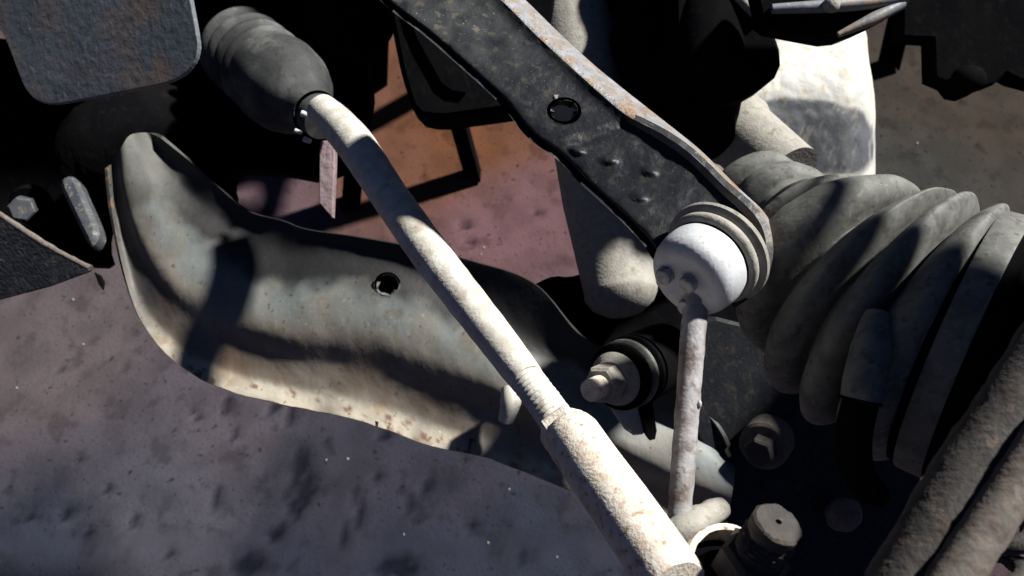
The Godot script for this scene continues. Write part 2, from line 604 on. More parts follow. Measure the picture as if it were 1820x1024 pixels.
func build_floor():
	org = Vector3.ZERO
	var xs := []
	var zs := []
	for e in [-30.0, -12.0, -8.0, -5.0, -3.0]:
		xs.append(e)
	for i in 321:
		xs.append((-1.3 + i * 0.008) * K)
	for e in [3.0, 4.0, 6.0, 12.0, 30.0]:
		xs.append(e)
	for e in [-30.0, -12.0, -8.0, -5.0, -3.0]:
		zs.append(e)
	for i in 191:
		zs.append((-1.4 + i * 0.008) * K)
	for e in [0.6, 1.5, 3.0, 6.0, 12.0, 30.0]:
		zs.append(e)
	# gouges: photograph place, size, turn, depth
	var pits := []
	for q in [[530, 830, 15, 34, 0.1], [520, 905, 12, 28, -0.4], [640, 905, 8, 44, -0.25], [760, 865, 9, 26, 0.3], [725, 905, 6, 20, 0.2], [545, 870, 20, 30, 0.2], [495, 945, 12, 16, 0.5], [610, 960, 9, 20, 0.1], [670, 850, 7, 12, 0.3], [300, 985, 8, 12, 0.4], [190, 870, 5, 8, 0], [840, 935, 14, 10, 0.2], [160, 950, 6, 9, 0.1], [930, 990, 8, 8, 0], [440, 1005, 34, 20, 0.0], [700, 1010, 40, 22, 0.0], [385, 890, 9, 24, -0.3], [410, 715, 8, 24, 0.1], [488, 722, 10, 14, 0.2], [520, 735, 8, 20, 0.0], [415, 770, 6, 14, -0.4], [55, 918, 9, 10, 0.0], [120, 915, 8, 12, 0.2], [685, 772, 9, 14, 0.4], [350, 735, 4, 20, -0.6], [240, 925, 6, 10, 0], [220, 655, 6, 10, 0], [110, 660, 5, 6, 0], [830, 400, 12, 10, 0], [840, 430, 9, 8, 0], [960, 380, 8, 9, 0], [470, 380, 9, 16, 0], [1300, 480, 9, 9, 0]]:
		var c := on_floor(q[0], q[1])
		var k := mm(1.0, (cam_t.affine_inverse() * c).z * -1.0)
		pits.append([c, q[2] * k, q[3] * k * 1.15, float(q[4])])
	# concrete tones: grey dust, oily stains, rust, and blue black shade painted in
	var tones := []
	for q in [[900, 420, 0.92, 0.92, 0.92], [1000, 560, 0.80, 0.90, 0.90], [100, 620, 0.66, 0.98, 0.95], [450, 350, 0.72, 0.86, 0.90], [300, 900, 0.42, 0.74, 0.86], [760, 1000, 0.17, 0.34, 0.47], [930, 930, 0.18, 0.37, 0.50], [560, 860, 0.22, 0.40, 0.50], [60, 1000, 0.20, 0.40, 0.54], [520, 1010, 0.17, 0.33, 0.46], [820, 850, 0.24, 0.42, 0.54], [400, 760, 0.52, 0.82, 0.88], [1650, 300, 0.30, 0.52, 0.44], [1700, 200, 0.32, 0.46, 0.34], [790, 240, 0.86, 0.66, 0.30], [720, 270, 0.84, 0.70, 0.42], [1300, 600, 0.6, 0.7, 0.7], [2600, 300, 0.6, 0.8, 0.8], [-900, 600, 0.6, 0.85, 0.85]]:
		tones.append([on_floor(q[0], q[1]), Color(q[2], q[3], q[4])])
	var fine := FastNoiseLite.new()
	fine.seed = 31
	fine.frequency = 1.0
	fine.fractal_octaves = 5
	var W := xs.size()
	for z in zs:
		for x in xs:
			var p := Vector3(x, 0, z)
			var wob := fine.get_noise_2d(x * 4.5, z * 4.5)
			var y := fine.get_noise_2d(x * 22.0 + 9.0, z * 22.0) * 0.0010
			var col := Color(0, 0, 0)
			var tw := 0.0
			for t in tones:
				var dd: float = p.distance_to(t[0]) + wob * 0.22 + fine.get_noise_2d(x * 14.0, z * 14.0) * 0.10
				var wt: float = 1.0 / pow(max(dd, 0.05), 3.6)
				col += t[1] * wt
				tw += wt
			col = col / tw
			col.a = 1.0
			for t in pits:
				var dx: float = x - t[0].x
				var dz: float = z - t[0].z
				if absf(dx) + absf(dz) > 0.2:
					continue
				var cs := cos(t[3])
				var sn := sin(t[3])
				var ex: float = (dx * cs + dz * sn) / t[1]
				var ez: float = (-dx * sn + dz * cs) / t[2]
				var e: float = sqrt(ex * ex + ez * ez) + fine.get_noise_2d(x * 60.0, z * 60.0) * 0.5
				var s: float = smoothstep(1.25, 0.5, e)
				y -= 0.006 * s
				col = col.lerp(Color(col.r * 0.22, col.g * 0.24, col.b * 0.30), s * 0.9)
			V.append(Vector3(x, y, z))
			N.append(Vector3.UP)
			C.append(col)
	for i in zs.size() - 1:
		for j in W - 1:
			var a := i * W + j
			for t in [a, a + 1, a + W, a + 1, a + W + 1, a + W]:
				I.append(t)
	for i in zs.size():
		for j in W:
			var l := V[i * W + max(j - 1, 0)]
			var r := V[i * W + min(j + 1, W - 1)]
			var u := V[max(i - 1, 0) * W + j]
			var d := V[min(i + 1, zs.size() - 1) * W + j]
			N[i * W + j] = (d - u).cross(r - l).normalized()
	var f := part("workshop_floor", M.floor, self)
	f.set_meta("kind", "structure")
	f.set_meta("label", "stained pinkish concrete workshop floor with dark oily stains, painted shade and gouges")
	# loose grit
	var rng := RandomNumberGenerator.new()
	rng.seed = 5
	for q in [[618, 816, 6], [148, 612, 5], [130, 533, 7], [580, 818, 4], [868, 965, 5], [905, 870, 5], [860, 440, 6], [590, 720, 4], [1630, 255, 7], [855, 452, 5], [500, 312, 7], [718, 950, 4], [990, 990, 4], [30, 690, 5]]:
		var p := on_floor(q[0], q[1])
		var r := mm(q[2], 1.0) * 0.5
		ball(p + Vector3(0, r * 0.4, 0), Vector3(r, 0, 0), Vector3(0, r * 0.6, 0), Vector3(0, 0, r * 1.2), r * 0.6, 200.0, 6)
	var g := part("floor_grit", M.cast, self)
	g.set_meta("kind", "stuff")
	g.set_meta("label", "pale specks of loose grit on the concrete floor")
	g.set_meta("category", "grit")

func angle_bar(a: Vector3, b: Vector3, wdt: float, th: float, side: Vector3):
	var ax := (b - a).normalized()
	var s := (side - ax * side.dot(ax)).normalized()
	var t := ax.cross(s)
	for f in [[s, t], [t, s]]:
		var e: Vector3 = f[0] * wdt
		var h: Vector3 = f[1] * th
		var c0 := [a, a + e, a + e + h, a + h]
		var c1 := [b, b + e, b + e + h, b + h]
		for k in 4:
			var j := (k + 1) % 4
			quad(c0[k], c0[j], c1[j], c1[k], (c0[k] + c0[j]) * 0.5 - (a + (e + h) * 0.5))
		quad(c0[0], c0[1], c0[2], c0[3], -ax)
		quad(c1[0], c1[1], c1[2], c1[3], ax)

func build_stands():
	var f1 := on_floor(606, 376)
	var f2 := on_floor(855, 302)
	var away := Vector3(0.02, 0, -0.24) * K
	var feet := [f1, f2, f2 + away, f1 + away]
	var mid := (f1 + f2) * 0.5 + away * 0.5
	var t := thing("axle_stand", "welded angle iron axle stand behind the tie rod, two dark legs on the reddish concrete", "axle stand", mid, "axle stands on the workshop floor")
	for k in 4:
		var f: Vector3 = feet[k]
		var top := mid + (f - mid) * 0.42 + Vector3(0, 0.30 * K, 0)
		var sd: Vector3 = (Vector3(1, 0, 0) if k in [0, 3] else Vector3(-1, 0, 0))
		angle_bar(f, top, 0.026 * K, 0.005, sd)
		part("leg", M.rubber)
	var ring := []
	for k in 4:
		ring.append(mid + (feet[k] - mid) * 0.46 + Vector3(0, 0.275 * K, 0))
	for k in 4:
		angle_bar(ring[k], ring[(k + 1) % 4], 0.035, 0.005, Vector3.UP)
	part("top_frame", M.black)
	lathe(mid + Vector3(0, 0.27 * K, 0), mid + Vector3(0, 0.9, 0), [[0.0, 0.0], [0.0, 0.036], [0.12, 0.036], [0.122, 0.06], [0.13, 0.06], [0.13, 0.0]], 24)
	part("saddle_post", M.black)
	var c: Node3D = t.duplicate()
	c.name = numbered("axle_stand")
	add_child(c, true)
	c.position += on_floor(1590, 108) - f2
	c.set_meta("label", "dark axle stand at upper right whose leg stands beside the pale gearbox casing")

func build_dark_masses():
	var bk := -cam_t.basis.z
	thing("front_subframe", "black front subframe member behind the control arm's inner end", "subframe", at(250, 300, 0.9))
	prism([[-60, 60], [360, 100], [420, 20], [640, -60], [655, 180], [612, 296], [560, 318], [487, 305], [405, 300], [394, 328], [401, 350], [391, 376], [330, 392], [235, 398], [206, 405], [168, 394], [160, 440], [172, 478], [110, 470], [-60, 470]], 0.86, 0.0, 0.0, 0.05, 0.006, 1)
	part("front_wall", M.rubber)
	tube([at(150, 310, 0.80), at(190, 250, 0.79), at(260, 215, 0.80), at(330, 215, 0.83)], [0.035, 0.04, 0.04, 0.03], 20, 20, 0.004, 40.0)
	part("arm_bracket", M.rubber)
	begin()
	prism([[98, 317], [131, 306], [150, 350], [172, 400], [174, 420], [160, 438], [150, 425], [128, 380]], 0.74, 0.0, -0.0002, 0.02, 0.004, 2)
	part("clamp_tongue", M.black)
	hexa(at(45, 368, 0.79), at(38, 372, 0.75), 0.012)
	var the_bolt_head := part("bolt_head", M.black)
	lathe(at(60, 362, 0.80), at(45, 368, 0.785), [[0.0, 0.02], [0.008, 0.02], [0.01, 0.018], [0.01, 0.0]], 24)
	part("washer", M.rubber, the_bolt_head)
	# rack housing
	thing("steering_rack_housing", "black steering rack housing in the dark behind the bellows boot", "steering rack", at(600, 60, 0.85))
	tube([at(230, -60, 0.93), at(420, 0, 0.88), at(600, 40, 0.87), at(640, 60, 0.88)], [0.06, 0.065, 0.06, 0.05], 24, 28)
	part("housing", M.rubber)
	lathe(at(560, 0, 0.85), at(680, 80, 0.83), [[0.0, 0.0], [0.0, 0.060], [0.03, 0.060], [0.05, 0.052], [0.06, 0.04], [0.065, 0.0]], 32)
	part("end_flange", M.rubber)
	thing("hanging_strap", "pale pinkish flat steel strap hanging below the bellows boot clamp", "strap", at(580, 320, 0.73))
	prism([[568, 250], [595, 250], [594, 300], [590, 386], [566, 360]], 0.72, 0.0, 0.0, 0.012, 0.001, 0)
	part("strap", M.stand)
	thing("black_box_beam", "black box section beam hanging under the stamped arm, above the axle stand", "beam", at(810, 150, 0.8))
	prism([[650, -120], [690, 20], [712, 130], [735, 203], [780, 212], [912, 194], [990, 180], [990, -120]], 0.74, 0.0, 0.0, 0.06, 0.005, 1)
	part("beam_body", M.rubber)
	prism([[700, -60], [735, 60], [790, 160], [840, 168], [800, 60], [770, -60]], 0.735, 0.0, 0.0, 0.004, 0.001, 1)
	part("side_rib", M.rubber)

func build_lower_arm():
	var bk := -cam_t.basis.z
	thing("lower_control_arm", "large dusty stamped steel lower control arm with a bright ridge and dented lip", "control arm", at(640, 650, 0.7))
	var S := [
		[0.735, 190, 300, 198, 292, 205, 280, 215, 262, 232, 240, 262, 236, 285, 245],
		[0.735, 200, 385, 208, 378, 216, 362, 228, 345, 262, 318, 305, 300, 335, 285],
		[0.728, 222, 490, 232, 482, 244, 455, 262, 428, 310, 385, 350, 350, 385, 330],
		[0.718, 255, 578, 270, 565, 290, 530, 318, 502, 375, 440, 415, 400, 440, 375],
		[0.708, 320, 650, 335, 625, 355, 585, 380, 543, 430, 485, 470, 430, 500, 392],
		[0.698, 400, 692, 410, 662, 425, 618, 440, 571, 485, 508, 520, 450, 545, 408],
		[0.688, 500, 718, 505, 688, 512, 640, 520, 586, 548, 510, 590, 450, 625, 420],
		[0.676, 640, 748, 645, 715, 650, 660, 655, 597, 675, 520, 700, 470, 725, 438],
		[0.664, 760, 790, 765, 755, 772, 700, 778, 640, 795, 570, 815, 520, 840, 465],
		[0.650, 870, 815, 875, 785, 880, 735, 885, 685, 895, 630, 918, 580, 950, 505],
		[0.636, 1000, 866, 1003, 835, 1005, 790, 1008, 745, 1012, 705, 1022, 655, 1036, 600],
		[0.622, 1110, 905, 1112, 880, 1114, 840, 1116, 800, 1118, 765, 1130, 720, 1150, 660],
		[0.612, 1200, 945, 1205, 925, 1215, 890, 1225, 850, 1240, 800, 1250, 770, 1260, 740],
		[0.606, 1290, 940, 1292, 930, 1296, 910, 1300, 885, 1305, 850, 1305, 825, 1300, 810]]
	var off := [0.0, 0.006, 0.005, -0.0035, 0.002, 0.016, 0.008]
	var st := []
	for s in S:
		var r := []
		for k in 7:
			var q := Vector2(s[1 + k * 2], s[2 + k * 2])
			if k == 1:
				q = q.lerp(Vector2(s[5], s[6]), 0.1)
			r.append(at(q.x, q.y, s[0] + off[k]))
		st.append(r)
	var hole := at(688, 508, 0.67)
	# nearest sheet depth for the hole comes from the sheet itself
	var best := 9.0
	for i in 60:
		for j in 60:
			var x := 0.5 + 0.1 * i / 60.0
			var cp := []
			for k in st.size():
				cp.append(spline(st[k], 0.55 + 0.35 * j / 60.0))
			var p := spline(cp, x)
			var l := cam_t.affine_inverse() * p
			var u := Vector2(l.x / -l.z, l.y / -l.z) / (tan(deg_to_rad(20.0)) / 512.0)
			var e := u.distance_to(Vector2(688.0 - 910.0, 512.0 - 508.0))
			if e < best:
				best = e
				hole = p
	var tint := func(p: Vector3, u: float, v: float) -> Color:
		var n := n3(p, 22.0)
		var c := Color(0.42, 0.40, 0.38)
		var lip: float = smoothstep(0.20, 0.11, v)
		c = c.lerp(Color(0.92, 0.88, 0.79), lip * clamp(0.75 + n * 1.2, 0.0, 1.0))
		var blue: float = smoothstep(0.48, 0.58, v) * smoothstep(0.92, 0.75, v)
		c = c.lerp(Color(0.36, 0.42, 0.46), blue * clamp(0.8 + n, 0.0, 1.0))
		var brown: float = smoothstep(0.5, 0.38, v) * smoothstep(0.13, 0.20, v)
		c = c.lerp(Color(0.36, 0.30, 0.26), brown * clamp(0.7 + n * 1.5, 0.0, 1.0))
		var wall_shade: float = smoothstep(0.615, 0.73, v + n * 0.06 - 0.16 * smoothstep(0.68, 0.78, u))  # shade of the back wall, painted near black into the colour
		c = c.lerp(Color(0.012, 0.013, 0.017), wall_shade)
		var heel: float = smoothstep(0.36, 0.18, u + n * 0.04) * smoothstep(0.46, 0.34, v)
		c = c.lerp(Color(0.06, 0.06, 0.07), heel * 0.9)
		var neck_shade: float = smoothstep(0.17, 0.07, u + n * 0.05)
		c = c.lerp(Color(0.10, 0.11, 0.11), neck_shade * 0.85)  # shadow over the arm's inner end is painted in here
		var dirt := n3(p + Vector3(3, 1, 2), 70.0)
		c = c.lerp(Color(0.35, 0.22, 0.16), smoothstep(0.28, 0.5, dirt) * lip)
		return c
	var bump := func(p: Vector3, u: float, v: float) -> Vector3:
		var d := n3(p, 35.0) * 0.0004 + n3(p, 12.0) * 0.0014
		if v < 0.04:
			p += (cam_t.basis.y * n3(p, 30.0) * 0.0009)
		return p + bk * d
	var cut := func(u: float, v: float) -> bool:
		var c := 0.6635 + 0.03 * v
		return v < 0.12 and absf(u - c) < 0.0026 or (v < 0.035 and absf(u - 0.553) < 0.003)
	loft(st, 260, 64, 0.003, bk, tint, [[hole, mm(22, 0.65)]], bump, cut)
	var the_stamped_shell := part("stamped_shell", M.arm)
	var hx := (hole - cam_t.origin).normalized()
	torus(hole, hx, mm(22.5, 0.65), 0.0012)
	part("hole_rim", M.arm, the_stamped_shell)
	lathe(hole + hx * 0.001, hole + hx * 0.03, [[0.0, mm(22.2, 0.65)], [0.028, mm(20, 0.65)], [0.028, 0.0]], 28)
	part("hole_wall", M.rubber, the_stamped_shell)
	tube([at(905, 690, 0.638), at(908, 715, 0.632), at(898, 748, 0.637)], [0.0065, 0.0088, 0.0055], 12, 14, 0.001)
	part("weld_nub", M.arm)

func build_damper():
	thing("damper_tube", "fat grey cast damper tube with rounded lower end passing behind the black arm", "damper", at(1110, 540, 0.55))
	var a := at(1000, -60, 0.80)
	var b := at(1108, 548, 0.68)
	var L := a.distance_to(b)
	lathe(a, b, [[0.0, 0.0], [0.0, 0.042], [L * 0.50, 0.0385], [L * 0.72, 0.0375], [L * 0.86, 0.034], [L * 0.955, 0.031], [L * 0.96, 0.0318], [L * 0.97, 0.031], [L * 0.99, 0.027], [L * 1.01, 0.017], [L * 1.02, 0.0]], 56, 0.0012, 100.0)
	part("tube_body", M.cast)

func build_black_arm():
	var bk := -cam_t.basis.z
	thing("stamped_link_arm", "black stamped steel arm with worn bright edge and one hole, bearing the ball joint", "suspension arm", at(1050, 200, 0.46))
	var S := [
		[0.520, 640, -60, 800, -60, 870, -60],
		[0.510, 690, 0, 878, 0, 934, 0],
		[0.497, 756, 51, 944, 66, 985, 50],
		[0.482, 832, 117, 1005, 122, 1052, 112],
		[0.470, 898, 178, 1066, 178, 1098, 150],
		[0.460, 944, 234, 1108, 212, 1141, 184],
		[0.450, 1000, 275, 1160, 235, 1197, 228],
		[0.440, 1050, 325, 1222, 275, 1246, 268],
		[0.425, 1100, 370, 1280, 330, 1312, 333],
		[0.415, 1150, 420, 1336, 383, 1361, 381],
		[0.408, 1180, 465, 1356, 425, 1378, 428],
		[0.405, 1200, 505, 1352, 470, 1374, 478],
		[0.405, 1240, 535, 1330, 508, 1348, 518],
		[0.405, 1275, 540, 1296, 535, 1302, 542]]
	var st := []
	for s in S:
		var lo := Vector2(s[1], s[2])
		var inn := Vector2(s[3], s[4])
		var ou := Vector2(s[5], s[6])
		var d: float = s[0]
		var m := lo.lerp(inn, 0.5)
		var q := lo.lerp(inn, 0.9)
		inn = inn.lerp(ou, 0.22)
		var e := inn.lerp(ou, 0.4)
		st.append([at(lo.x, lo.y, d + 0.006), at(lo.lerp(inn, 0.06).x, lo.lerp(inn, 0.06).y, d), at(m.x, m.y, d), at(q.x, q.y, d), at(inn.x, inn.y, d - 0.003), at(e.x, e.y, d + 0.001), at(ou.x, ou.y, d + 0.018)])
	var hole := at(1000, 198, 0.4655)
	var inv := cam_t.affine_inverse()
	var best := 9.0
	for i in 50:
		for j in 50:
			var cp := []
			for k in st.size():
				cp.append(spline(st[k], 0.2 + 0.4 * j / 50.0))
			var p := spline(cp, 0.3 + 0.15 * i / 50.0)
			var l := inv * p
			var u := Vector2(l.x / -l.z, l.y / -l.z) / (tan(deg_to_rad(20.0)) / 512.0)
			var e2 := u.distance_to(Vector2(1003.0 - 910.0, 512.0 - 198.0))
			if e2 < best:
				best = e2
				hole = p
	var tint := func(p: Vector3, u: float, v: float) -> Color:
		var n := n3(p, 40.0)
		var dust: float = smoothstep(0.34, 0.0, u) * (0.6 + n) * smoothstep(1.1, 0.5, v)
		var rs: float = smoothstep(0.86, 0.98, v + n * 0.1) * 0.5
		return Color(0.17, 0.18, 0.20).lerp(Color(1, 0.95, 0.86), clamp(max(dust, rs), 0.0, 1.0))
	var lip_tint := func(p: Vector3, u: float, v: float) -> Color:
		var rs: float = smoothstep(0.0, 0.35, n3(p + Vector3(5, 5, 5), 30.0)) * smoothstep(0.2, 0.4, u)
		var c := Color(1, 1, 1).lerp(Color(0.95, 0.75, 0.58), clamp(rs, 0.0, 1.0))
		return c.lerp(Color(0.3, 0.25, 0.22), smoothstep(0.25, 0.0, v + n3(p, 80.0) * 0.15) * 0.7)
	var bump := func(p: Vector3, u: float, v: float) -> Vector3:
		var d := n3(p, 60.0) * 0.0008
		var step: float = smoothstep(0.395, 0.43, u + (v - 0.6) * 0.08) * smoothstep(1.0, 0.93, v)
		for q in [[0.50, 0.42], [0.55, 0.54], [0.46, 0.33], [0.60, 0.38]]:
			var e: float = Vector2((u - q[0]) * 2.6, v - q[1]).length()
			d -= 0.0022 * smoothstep(0.045, 0.015, e)
		return p + bk * (d + step * 0.003)
	var face := []
	var lip := []
	for r in st:
		face.append(r.slice(0, 5))
		lip.append(r.slice(4, 7))
	loft(face, 200, 56, 0.004, bk, tint, [[hole, mm(27, 0.465)]], bump)
	var the_stamped_plate := part("stamped_plate", M.black)
	loft(lip, 160, 12, 0.004, bk, lip_tint)
	part("worn_edge", M.edge)
	var hx: Vector3 = (st[5][2] - st[4][2]).cross(st[5][3] - st[5][1]).normalized()
	torus(hole, hx, mm(27.5, 0.465), 0.0013)
	part("hole_rim", M.edge, the_stamped_plate)

func build_rack_boot():
	thing("rack_bellows_boot", "dusty black rubber bellows boot at the tie rod's inner end", "bellows boot", at(480, 130, 0.76))
	var a := at(418, 78, 0.80)
	var b := at(565, 205, 0.70)
	var L := a.distance_to(b)
	var pr := [[0.0, 0.0], [0.0, 0.030]]
	var k := 0
	while k < 4 * 12:
		var t := float(k) / 12.0
		pr.append([L * (0.04 + 0.10 * t), 0.0305 + 0.0125 * pow(absf(sin(t * PI)), 0.8)])
		k += 1
	pr.append_array([[L * 0.46, 0.042], [L * 0.56, 0.044], [L * 0.68, 0.042], [L * 0.78, 0.036], [L * 0.86, 0.026], [L * 0.92, 0.020], [L * 1.0, 0.0185], [L * 1.06, 0.018], [L * 1.06, 0.0]])
	var dim := func(p: Vector3, rd: Vector3) -> Color:
		return Color(0.16, 0.17, 0.20).lerp(Color(0.62, 0.64, 0.68), smoothstep(-0.1, 0.45, n3(p, 22.0)))
	lathe(a, b, pr, 48, 0.0, 60.0, dim)
	part("bellows", M.boot)
	var ax := (b - a).normalized()
	torus(a + ax * L * 0.97, ax, 0.0195, 0.0016)
	var the_wire_clamp := part("wire_clamp", M.white)
	for q in [[546, 205, 0.672, 20, 11], [530, 234, 0.675, 11, 8], [546, 249, 0.672, 12, 10]]:
		var c := at(q[0], q[1], q[2])
		var s := mm(q[3] * 0.5, q[2])
		tube([c - cam_t.basis.x * s - cam_t.basis.y * s * -0.4, c + cam_t.basis.x * s - cam_t.basis.y * s * 0.4], [mm(q[4] * 0.5, q[2]), mm(q[4] * 0.42, q[2])], 4, 10)
		part("clamp_ear", M.white, the_wire_clamp)

func build_tie_rod():
	thing("tie_rod", "dusty pale tie rod running diagonally, threaded into a thick rust spotted sleeve", "tie rod", at(760, 450, 0.51))
	var tint := func(p: Vector3, rd: Vector3) -> Color:
		var n := n3(p, 30.0)
		return Color(1, 1, 1).lerp(Color(0.72, 0.68, 0.62), clamp(n * 1.6, 0.0, 1.0))
	tube([at(572, 195, 0.665), at(600, 222, 0.645), at(635, 262, 0.605), at(690, 345, 0.56), at(764, 450, 0.50), at(850, 562, 0.455), at(912, 642, 0.426), at(938, 676, 0.414)],
		[0.0135, 0.0150, 0.0150, 0.0133, 0.0126, 0.0112, 0.0100, 0.0092], 80, 40, 0.0004, 50.0, 1.0, tint)
	part("inner_rod", M.rod)
	var a := at(936, 673, 0.415)
	var b := at(1010, 775, 0.377)
	var L := a.distance_to(b)
	var pr := [[0.0, 0.0], [0.0, 0.0074]]
	var n := 13
	for i in n:
		pr.append([0.001 + (L - 0.001) * (i + 0.1) / n, 0.0078])
		pr.append([0.001 + (L - 0.001) * (i + 0.5) / n, 0.0090])
		pr.append([0.001 + (L - 0.001) * (i + 0.9) / n, 0.0078])
	pr.append([L, 0.0])
	lathe(a, b, pr, 40, 0.0005, 90.0)
	part("thread", M.rod)
	hexa(at(994, 752, 0.384), at(1012, 778, 0.3755), 0.0124)
	part("lock_nut", M.sleeve)
	# sleeve
	var s0 := at(1012, 768, 0.378)
	var s1 := at(1203, 1043, 0.294)
	var SL := s0.distance_to(s1)
	lathe(s0, s1, [[0.0, 0.0], [0.0, 0.0112], [0.0012, 0.0128], [0.004, 0.0134], [0.03, 0.0134], [SL * 0.55, 0.0130], [SL * 0.9, 0.0126], [SL * 0.97, 0.0126], [SL, 0.0116], [SL, 0.0]], 60, 0.0009, 130.0)
	part("threaded_sleeve", M.sleeve)
	# clamp collar standing proud on the shaded side
	var c0 := at(996, 785, 0.370)
	var c1 := at(1018, 828, 0.358)
	tube([c0, c0.lerp(c1, 0.5), c1], [0.0058, 0.0068, 0.0050], 16, 20, 0.0010, 160.0)
	part("clamp_lug", M.sleeve)
	# ring housing of the outer joint
	var ra := at(1302, 1012, 0.305)
	var rax := (cam_t.basis.z * 0.8 + cam_t.basis.y * 0.55 + cam_t.basis.x * 0.15).normalized()
	lathe(ra - rax * 0.022, ra, [[0.0, 0.013], [0.0, 0.0165], [0.018, 0.0185], [0.0215, 0.0180], [0.022, 0.0168], [0.0215, 0.0155], [0.010, 0.0150], [0.002, 0.0140]], 60, 0.0004, 150.0)
	part("joint_cup", M.sleeve)
	lathe(ra - rax * 0.02, ra, [[0.0, 0.0], [0.004, 0.0150], [0.008, 0.0148], [0.010, 0.012], [0.014, 0.010], [0.016, 0.0]], 40)
	part("dust_cover", M.rubber)
	# stud and castle nut
	var na := at(1340, 1040, 0.298)
	var nb := at(1383, 928, 0.292)
	var nax := (nb - na).normalized()
	var nax2 := (nax * 0.55 + rax * 0.6).normalized()
	var top := at(1384, 928, 0.286)
	hexa(top - nax2 * 0.034, top - nax2 * 0.019, 0.0135)
	part("castle_nut", M.rust)
	var pp := [[0.0, 0.0], [0.0, 0.0092]]
	for i in 6:
		pp.append([0.003 + i * 0.0022, 0.0094])
		pp.append([0.0042 + i * 0.0022, 0.0084])
	pp.append_array([[0.0175, 0.0092], [0.0215, 0.0090], [0.0225, 0.0080], [0.0225, 0.0]])
	lathe(top - nax2 * 0.0225, top, pp, 44, 0.0012, 220.0)
	var the_stud := part("stud", M.rust)
	ball(top + nax2 * 0.0002, perp(nax2) * 0.0011, nax2 * 0.0006, nax2.cross(perp(nax2)) * 0.0009)
	part("stud_centre_mark", M.rubber, the_stud)

func build_sway_link():
	thing("sway_bar_link", "white capped sway bar link with three rivets and a thin straight rod", "sway bar link", at(1220, 720, 0.39))
	var rc := at(1272, 452, 0.402)     # ring plane centre
	var ax := (cam_t.basis.x * -0.66 + cam_t.basis.y * -0.50 + cam_t.basis.z * 0.56).normalized()
	lathe(rc - ax * 0.004, rc + ax, [[0.0, 0.0], [0.0, 0.0270], [0.002, 0.0285], [0.004, 0.0282], [0.0055, 0.0262], [0.0062, 0.0240], [0.0062, 0.0]], 64)
	part("outer_seal", M.cast)
	lathe(rc + ax * 0.0018, rc + ax, [[0.0, 0.0245], [0.0015, 0.0256], [0.0035, 0.0258], [0.005, 0.0250], [0.006, 0.0232], [0.0065, 0.0]], 64)
	part("retaining_ring", M.cast)
	lathe(rc + ax * 0.006, rc + ax, [[0.0, 0.0228], [0.003, 0.0222], [0.0035, 0.0]], 64)
	part("rubber_gap", M.rubber)
	lathe(rc + ax * 0.0075, rc + ax, [[0.0, 0.0], [0.0, 0.0212], [0.002, 0.0224], [0.005, 0.0229], [0.010, 0.0228], [0.0145, 0.0222], [0.0175, 0.0210], [0.0195, 0.0192], [0.0208, 0.0170], [0.0214, 0.0150], [0.0216, 0.0130], [0.0206, 0.0110], [0.0203, 0.0]], 72, 0.0003, 90.0)
	var the_ball_cap := part("ball_cap", M.white)
	var fc := rc + ax * 0.0283
	# rivets laid out on the cap's face
	for q in [[1185, 487], [1226, 502], [1224, 542]]:
		var o := cam_t.origin
		var dir := (at(q[0], q[1], 1.0) - o).normalized()
		var t := (fc - o).dot(ax) / dir.dot(ax)
		var p := o + dir * t
		lathe(p - ax * 0.0035, p + ax, [[0.0, 0.0], [0.0, 0.0045], [0.0062, 0.0045], [0.0075, 0.0040], [0.008, 0.0030], [0.0078, 0.0]], 24)
		part("rivet", M.rivet, the_ball_cap)
	var p0 := at(1238, 520, 0.392)
	var p1 := at(1206, 930, 0.368)
	var tint := func(p: Vector3, rd: Vector3) -> Color:
		var n := n3(p, 45.0)
		return Color(0.82, 0.83, 0.86).lerp(Color(0.42, 0.36, 0.32), clamp(0.2 + n * 2.0, 0.0, 1.0))
	tube([p0, p0.lerp(p1, 0.33), p0.lerp(p1, 0.66), p1], [0.0062, 0.0060, 0.0057, 0.0055], 50, 28, 0.0006, 110.0, 1.0, tint)
	ball(at(1243, 718, 0.376), cam_t.basis.x * 0.0012, cam_t.basis.y * 0.002, cam_t.basis.z * 0.0015)
	part("link_rod", M.link)
	tube([at(1186, 955, 0.366), at(1228, 932, 0.366), at(1282, 902, 0.385)], [0.0066, 0.0072, 0.0050], 16, 24, 0.0010, 80.0)
	part("lower_eye", M.cast)

